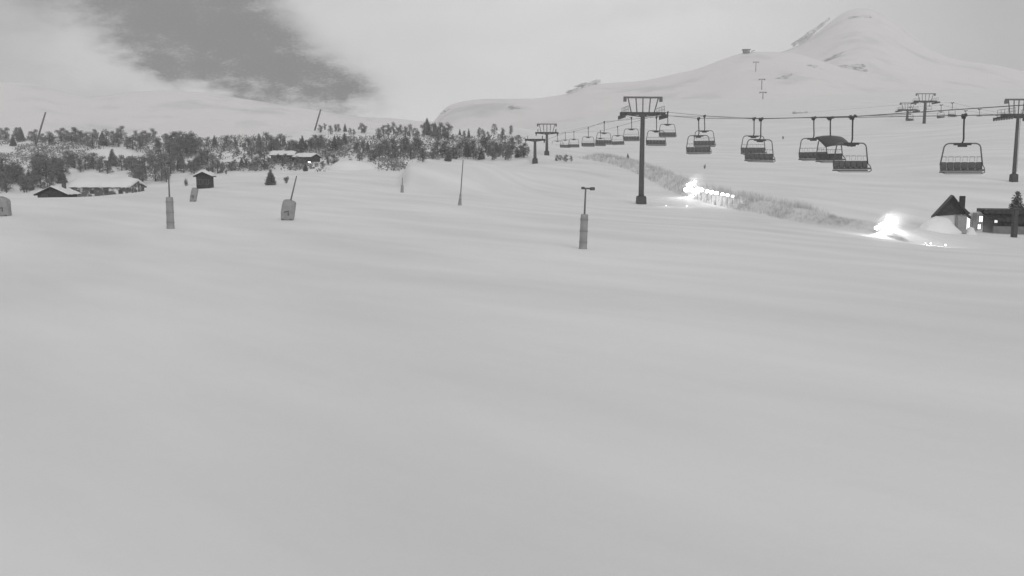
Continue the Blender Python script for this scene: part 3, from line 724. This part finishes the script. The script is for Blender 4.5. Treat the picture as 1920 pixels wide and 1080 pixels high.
def cabin(px, d, wpx, hw, hr, l, yaw, label, walls, roofm, cap=.35, sink=.0, wins=2, py=None, ridge_across=False):
    g = on(px, d) if py is None else (hit(px, py) or on(px, d)); k = g.y / F
    root = empty('cabin', g - Vector((0, 0, sink)), yaw, label, 'cabin', 'cabins below the wood'); w = wpx * k
    if ridge_across: inner = root; root.rotation_euler[2] = yaw + R(90); W, Ln = l, w
    else: W, Ln = w, l
    gable(root, W, Ln, -1.5, hw, hr, walls, roofm)
    if cap: snowroof(root, W + .8, Ln + .8, hr + hr / (W / 2) * .35, hw - hr / (W / 2) * .35 + .17, cap)
    for q in range(wins):
        if ridge_across: continue
        window(root, (-W * .25 + q * W * .5, -Ln / 2 - .03, hw * .55), .7, .7, M['glass'])
    if ridge_across:
        f = MB()
        for q in range(4):
            yq = -Ln * .36 + q * Ln * .24
            f = MB().box((-W / 2 - .03, yq, hw * .55), (.06, .8, .75)).build('window', M['thin'], root); MB().box((-W / 2 - .065, yq, hw * .55), (.02, .66, .6)).build('pane', M['glass'], f)
    ch = MB().box((W * .18, Ln * .15, hw + hr * .8 + .3), (.45, .45, 1.1)); ch.build('chimney', M['rock'], root, bevel=.03)
    return root
cabin(200, 165, 112, 1.7, 1.0, 6, R(-3), 'long cabin under a thick snow roof at the edge of the piste, left', M['crusted'], M['crusted'], .75, .2, ridge_across=True)
cabin(106, 122, 50, .9, .9, 4, R(6), 'low gabled hut half buried in snow at the far left field edge', M['wood'], M['wood'], .1, .3, wins=1)
cabin(385, 352, 24, 1.9, .45, 2.6, R(6), 'small square hut with a snow topped roof on the open snow', M['wood'], M['wood'], .3, .1, wins=2, py=353)
cabin(532, 300, 40, 1.2, .8, 6, R(8), 'far low cabin left of the tiny lamp on the wooded hill', M['wood'], M['wood'], .3, .2, ridge_across=True, py=301)
cabin(576, 300, 32, 1.1, .7, 6, R(-10), 'far low cabin nearest the tiny lamp, right of its twin', M['wood'], M['wood'], .3, .2, ridge_across=True, py=303)
def drift(px, py, w, h, label):
    g = hit(px, py); k = g.y / F; bm = bmesh.new(); bmesh.ops.create_icosphere(bm, subdivisions=4, radius=1)
    for v in bm.verts: v.co = Vector((v.co.x * w * k, v.co.y * w * k * .5, v.co.z * h * k)) * (1 + .2 * float(vn(v.co.x * 2, v.co.z * 2, 1, px)))
    me = bpy.data.meshes.new('snowdrift'); bm.to_mesh(me); bm.free(); me.materials.append(M['snow'])
    for p in me.polygons: p.use_smooth = True
    o = bpy.data.objects.new('snowdrift', me); col.objects.link(o); o.location = g; tag(o, label, 'snowdrift', 'snow heaps')
drift(660, 318, 42, 16, 'broad snow heap at the edge of the wood left of the snow mound')
drift(126, 368, 26, 10, 'snow heap burying the right side of the gabled hut')

# lift station and hut at the right edge
D0 = 90
k0 = D0 / F
def st(px, py, dd=0): return ray(px, py, D0 + dd)
zb = gz(*st(1800, 450).xy) - .3
c = st(1782, 420, 4); root = empty('ticket_hut', (c.x, c.y, zb), R(-22), 'small pale hut with a steep dark gable roof and chimney, left of the lift station', 'hut')
Hw = st(1782, 401, 4).z - zb; Hr = st(1783, 367, 4).z - zb - Hw
gable(root, 2.5, 2.4, -.8, Hw + .2, Hr - .3, M['wall'], M['wood'], .55, .16)
MB().box((.95, -.4, Hw + 1.15), (.55, .5, 1.5)).build('chimney', M['wood'], root, bevel=.02)
MB().add([(-1.75, -1.32, Hw - .22), (1.75, -1.32, Hw + .1), (0, -1.32, Hw + Hr - .1)], [(0, 1, 2)]).add([(-1.75, -1.26, Hw - .22), (1.75, -1.26, Hw + .1), (0, -1.26, Hw + Hr - .1)], [(2, 1, 0)]).build('gable_board', M['wood'], root)
dr = MB().box((.85, -1.32, Hw * .5), (.95, .12, Hw * .98)).build('door', M['greywall'], root, bevel=.02)
MB().box((.55, -1.38, Hw * .48), (.05, .06, .2)).build('handle', M['steel'], dr)
c = st(1872, 420, 6); root = empty('lift_station', (c.x, c.y, zb), R(-18), 'low dark roofed lift station with lit windows at the right edge', 'building')
Ht = st(1872, 396, 6).z - zb; x0 = st(1848, 400, 6).x - c.x; x1 = st(1935, 400, 6).x - c.x
xc, wd = (x0 + x1) / 2, x1 - x0
MB().box((xc, 1.6, Ht / 2 - .4), (wd, 2.8, Ht + .2)).build('wall', M['greywall'], root)
MB().box((xc + .1, .9, Ht - .0), (wd * 1.12, 4.6, .42)).add([(x0 - .75, -.9, Ht + .18), (x1, -.9, Ht + .18), (x1, -.9, Ht - 1.5), (x0 + .4, -.9, Ht - .85), (x0 - .75, -.7, Ht + .18), (x1, -.7, Ht + .18), (x1, -.7, Ht - 1.5), (x0 + .4, -.7, Ht - .85)],
    [(0, 1, 2, 3), (4, 7, 6, 5), (0, 3, 7, 4), (3, 2, 6, 7), (0, 4, 5, 1), (1, 5, 6, 2)]).build('roof', M['wood'], root)
MB().box((xc + .9, -.5, Ht * .44), (wd * .6, .3, Ht * .3)).build('shutter', M['wood'], root)
MB().box((xc + .3, -1.0, Ht * .12), (wd * .8, .25, Ht * .38)).build('counter', M['greywall'], root)
def sx(px): return st(px, 420, 6).x - c.x
MB().box(((sx(1806) + x0) / 2, .9, Ht * .45), (x0 - sx(1806) - .02, 1.6, Ht * .98)).build('porch', M['wall'], root, bevel=.05)
for px, w_, z_, h_ in ((1820, .5, .4, 1.5), (1842, .42, .62, .7), (1840, .36, .25, .6), (1868, .34, .6, .75)):
    window(root, (sx(px), .04 if px < 1850 else .14, Ht * z_), w_, h_, M['lit'])
MB().box((sx(1831), -.1, Ht * .46), (.34, .25, Ht * .92)).build('pillar', M['pad'], root, bevel=.02)
g = on(1909, 86); root = empty('post', g, 0, 'thick dark post in front of the spruce at the right edge', 'post')
MB().box((0, 0, .9), (.5, .45, 3.6), None, .9).build('post_body', M['steel2'], root, bevel=.05); MB().box((0, 0, 2.76), (.62, .55, .12)).build('post_cap', M['steel2'], root)
g = st(1797, 447, -2); g.z = gz(g.x, g.y)
root = empty('padded_post', g, 0, 'grey padded block right of the hut door', 'post')
Hp = st(1800, 402, -2).z - g.z
MB().box((.15, 0, Hp * .45), (1.0, .5, Hp * .95)).build('pad', M['pad'], root, bevel=.08); MB().tube([(0.1, 0, Hp * .5), (.1, 0, Hp)], .12, 8).build('pole', M['greywall'], root)

def heap(px, d, w, h, label):
    g = on(px, d); k = d / F; bm = bmesh.new(); bmesh.ops.create_icosphere(bm, subdivisions=5, radius=1)
    for v in bm.verts:
        c = v.co.copy(); f = 1 + .16 * float(vn(c.x * 2 + 5, c.y * 2 + c.z, 1, 3)) + .05 * float(vn(c.x * 6, c.z * 6, 1, 5))
        zz = max(c.z, -.2); fl = 1 + .35 * (1 - max(0, zz)) ** 3
        v.co = Vector((c.x * w * k * f * fl, c.y * w * k * .8 * fl, zz * h * k * f))
    me = bpy.data.meshes.new('snowdrift'); bm.to_mesh(me); bm.free(); me.materials.append(M['snow'])
    for p in me.polygons: p.use_smooth = True
    o = bpy.data.objects.new('snowdrift', me); col.objects.link(o); o.location = g; tag(o, label, 'snowdrift', 'snow heaps')
heap(1764, 87.5, 30, 27, 'tall snow heap banked against the left wall of the pale hut')
heap(1826, 88, 9, 14, 'small snow heap before the lit porch of the lift station')
# ------------------------------------------------------------------ lamps
def lamp(p, r_, power, label, group, h=.9, heads=((0, 0, 1),)):
    root = empty('lamp', (p.x, p.y, gz(p.x, p.y)), 0, label, 'lamp', group); hh = max(h, p.z - root.location.z)
    MB().tube([(0, .1, -.3), (0, .1, hh)], .025, 6).build('lamp_post', M['mast'], root)
    if len(heads) > 1: MB().tube([(min(q[0] for q in heads), .12, hh), (max(q[0] for q in heads), .12, hh)], .04, 6).build('rail', M['mast'], root)
    for hx, hz_, hr in heads:
        rr = r_ * hr; bm = bmesh.new(); bmesh.ops.create_icosphere(bm, subdivisions=3, radius=rr)
        for v in bm.verts: v.co.z *= .8; v.co.y *= .6
        me = bpy.data.meshes.new('bulb'); bm.to_mesh(me); bm.free(); me.materials.append(M['dim' if r_ < .1 else 'lamp'])
        b = bpy.data.objects.new('bulb', me); col.objects.link(b); b.parent = root; b.location = (hx, -.05, hh + hz_ + rr * .5)
        MB().tube([(hx, rr * .6, hh + hz_ + rr * .4), (hx, .1 + rr, hh + hz_ + rr * .4)], [rr * .9, rr * .5], 10).build('housing', M['mast'], root)
    if power:
        ld = bpy.data.lights.new('lamp_light', 'POINT'); ld.energy = power; ld.shadow_soft_size = r_; lo = bpy.data.objects.new('lamp_light', ld); col.objects.link(lo)
        lo.parent = root; lo.location = (0, -.4 - r_, hh + r_ * 2 + .4)
def bankpt(px, side=-1.0):
    best = min((abs((b[0] * (1 - f) + c_[0] * f) / (b[1] * (1 - f) + c_[1] * f) * F + 960 - px), b[0] * (1 - f) + c_[0] * f, b[1] * (1 - f) + c_[1] * f)
               for b, c_ in zip(BANK, BANK[1:]) for f in np.linspace(0, 1, 40))
    return Vector((best[1] + side, best[2], gz(best[1] + side, best[2])))
LG = 'row of glaring lamps along the snowbank'
p = bankpt(1302); lamp(p + Vector((0, 0, .9)), .36, 70, 'largest glaring cluster of floodlights at the left end of the row on the bank', LG, heads=((-.35, 0, 1), (.15, .15, 1.15), (.65, -.1, .8), (-.05, .75, .85), (.4, .95, .7)))
p = bankpt(1309); lamp(p + Vector((.3, 0, 2.3)), .22, 40, 'upper floodlight just above the largest cluster', LG)
for i, px in enumerate((1318, 1327, 1336, 1345, 1354, 1368, 1377, 1386)):
    p = bankpt(px); lamp(p + Vector((0, 0, 1.5)), (.24, .28, .25, .28, .27, .21, .2, .13)[i], 2.5, ORD[i] + (' from left' if i else '') + ' of the small lit lamps right of the largest floodlight', LG)
p = on(1664, 84); lamp(p + Vector((0, 0, .3)), .26, 130, 'bright cluster of floodlights low on the snow left of the hut', None, .3, ((-.75, -.1, .8), (-.3, .05, 1.2), (.2, .25, 1.3), (.65, .15, .9), (.4, .7, .8), (1.0, .4, .6)))
for px, d, rr_, lab in ((1742, 78, .06, 'small lamp at the foot of the hut, leftmost of three'), (1752, 78, .08, 'small lamp at the foot of the hut, middle of three'), (1780, 78, .09, 'small lamp at the foot of the hut beside its door'),
                        (1250, 121, .07, 'low ground lamp right of the tallest tower foot'), (1289, 119, .08, 'low ground lamp farther right of the tallest tower foot')):
    lamp(on(px, d), rr_, 16, lab, None, .12)
p = hit(580, 314); lamp(p + Vector((0, 0, 1)), .2, 8, 'tiny lit lamp below the far cabins', None, .9)
mm = bpy.data.materials.new('blown_snow'); mm.use_nodes = True; t = mm.node_tree; t.nodes.clear()
o_ = t.nodes.new('ShaderNodeOutputMaterial'); v_ = t.nodes.new('ShaderNodeVolumePrincipled'); v_.inputs['Color'].default_value = (.99, .99, .99, 1)
c_ = t.nodes.new('ShaderNodeTexCoord'); ln = t.nodes.new('ShaderNodeVectorMath'); ln.operation = 'LENGTH'; t.links.new(c_.outputs['Object'], ln.inputs[0])
nn = t.nodes.new('ShaderNodeTexNoise'); nn.inputs['Scale'].default_value = 1.6; nn.inputs['Detail'].default_value = 3; t.links.new(c_.outputs['Object'], nn.inputs['Vector'])
def mth(op, a, b):
    n = t.nodes.new('ShaderNodeMath'); n.operation = op; n.use_clamp = op == 'SUBTRACT'
    for i, q in enumerate((a, b)):
        if isinstance(q, (int, float)): n.inputs[i].default_value = q
        else: t.links.new(q, n.inputs[i])
    return n.outputs[0]
fall = mth('SUBTRACT', 1.0, ln.outputs['Value']); fall = mth('MULTIPLY', mth('MULTIPLY', fall, fall), mth('MULTIPLY', nn.outputs[0], .75))
t.links.new(fall, v_.inputs['Density']); t.links.new(v_.outputs[0], o_.inputs['Volume'])
def mist(p, sx_, sy_, sz_, ang, label):
    bm = bmesh.new(); bmesh.ops.create_icosphere(bm, subdivisions=3, radius=1); me = bpy.data.meshes.new('blown_snow'); bm.to_mesh(me); bm.free(); me.materials.append(mm)
    o = bpy.data.objects.new('blown_snow', me); col.objects.link(o); o.location = p; o.scale = (sx_, sy_, sz_); o.rotation_euler[1] = R(ang); tag(o, label, 'blown snow', kind='stuff')
q = on(1672, 83.5); mist(q + Vector((.3, -.3, 1.0)), 2.6, 1.6, 1.5, -24, 'lit puff of blown snow round the low floodlights left of the hut')
q = bankpt(1305); mist(q + Vector((.4, -.5, 1.9)), 3.0, 1.8, 1.9, -50, 'lit puff of blown snow round the floodlights at the head of the lamp row')
# ridge station and lift line on the mountain
p = surf(SH, 1399, 100); root = empty('ridge_station', p, 0, 'small dark lift station on the ridge left of the peak', 'building', None)
MB().box((0, 0, 1), (6, 5, 3.4)).build('wall', M['rock'], root); MB().box((0, 0, 3.1), (8, 6, .8)).box((7, 0, 2), (4, 1, .6), Matrix.Rotation(R(-20), 3, 'Y')).build('roof', M['wood'], root)
for px, py, lab in ((1417, 133, 'upper faint pylon on the mountain below the ridge station'), (1428, 168, 'middle faint pylon on the mountain below the ridge station'), (1430, 194, 'lowest faint pylon on the mountain below the ridge station')):
    p = surf(SH, px, py); root = empty('mountain_pylon', p, 0, lab, 'pylon', 'pylons on the mountain')
    MB().tube([(0, 0, -2), (0, 0, 8)], [.4, .3], 8).build('mast', M['thin'], root); MB().box((0, 0, 8), (5, .5, .5)).box((-2.2, 0, 7.6), (.4, 3, .5)).box((2.2, 0, 7.6), (.4, 3, .5)).build('crossarm', M['steel'], root)

for k, v in protos.items():                   # remove any kind never used
    for i, o in enumerate(v):
        if not first[k][i]:
            for c_ in ALLCH[o.name]: bpy.data.objects.remove(c_)
            bpy.data.objects.remove(o)
# ------------------------------------------------------------------ haze
HX, HY0, HY1, HZ0, HZ1 = 2900, -110, 1720, -25, 340
hz = MB().box(((0), (HY0 + HY1) / 2, (HZ0 + HZ1) / 2), (2 * HX, HY1 - HY0, HZ1 - HZ0))
m = bpy.data.materials.new('haze'); m.use_nodes = True; t = m.node_tree; t.nodes.clear()
o_ = t.nodes.new('ShaderNodeOutputMaterial'); v_ = t.nodes.new('ShaderNodeVolumePrincipled'); v_.inputs['Color'].default_value = (.97, .97, .97, 1)
v_.inputs['Density'].default_value = .00038; t.links.new(v_.outputs[0], o_.inputs['Volume'])
tag(hz.build('haze', m), 'thin pale haze over the slopes', 'haze', kind='stuff')
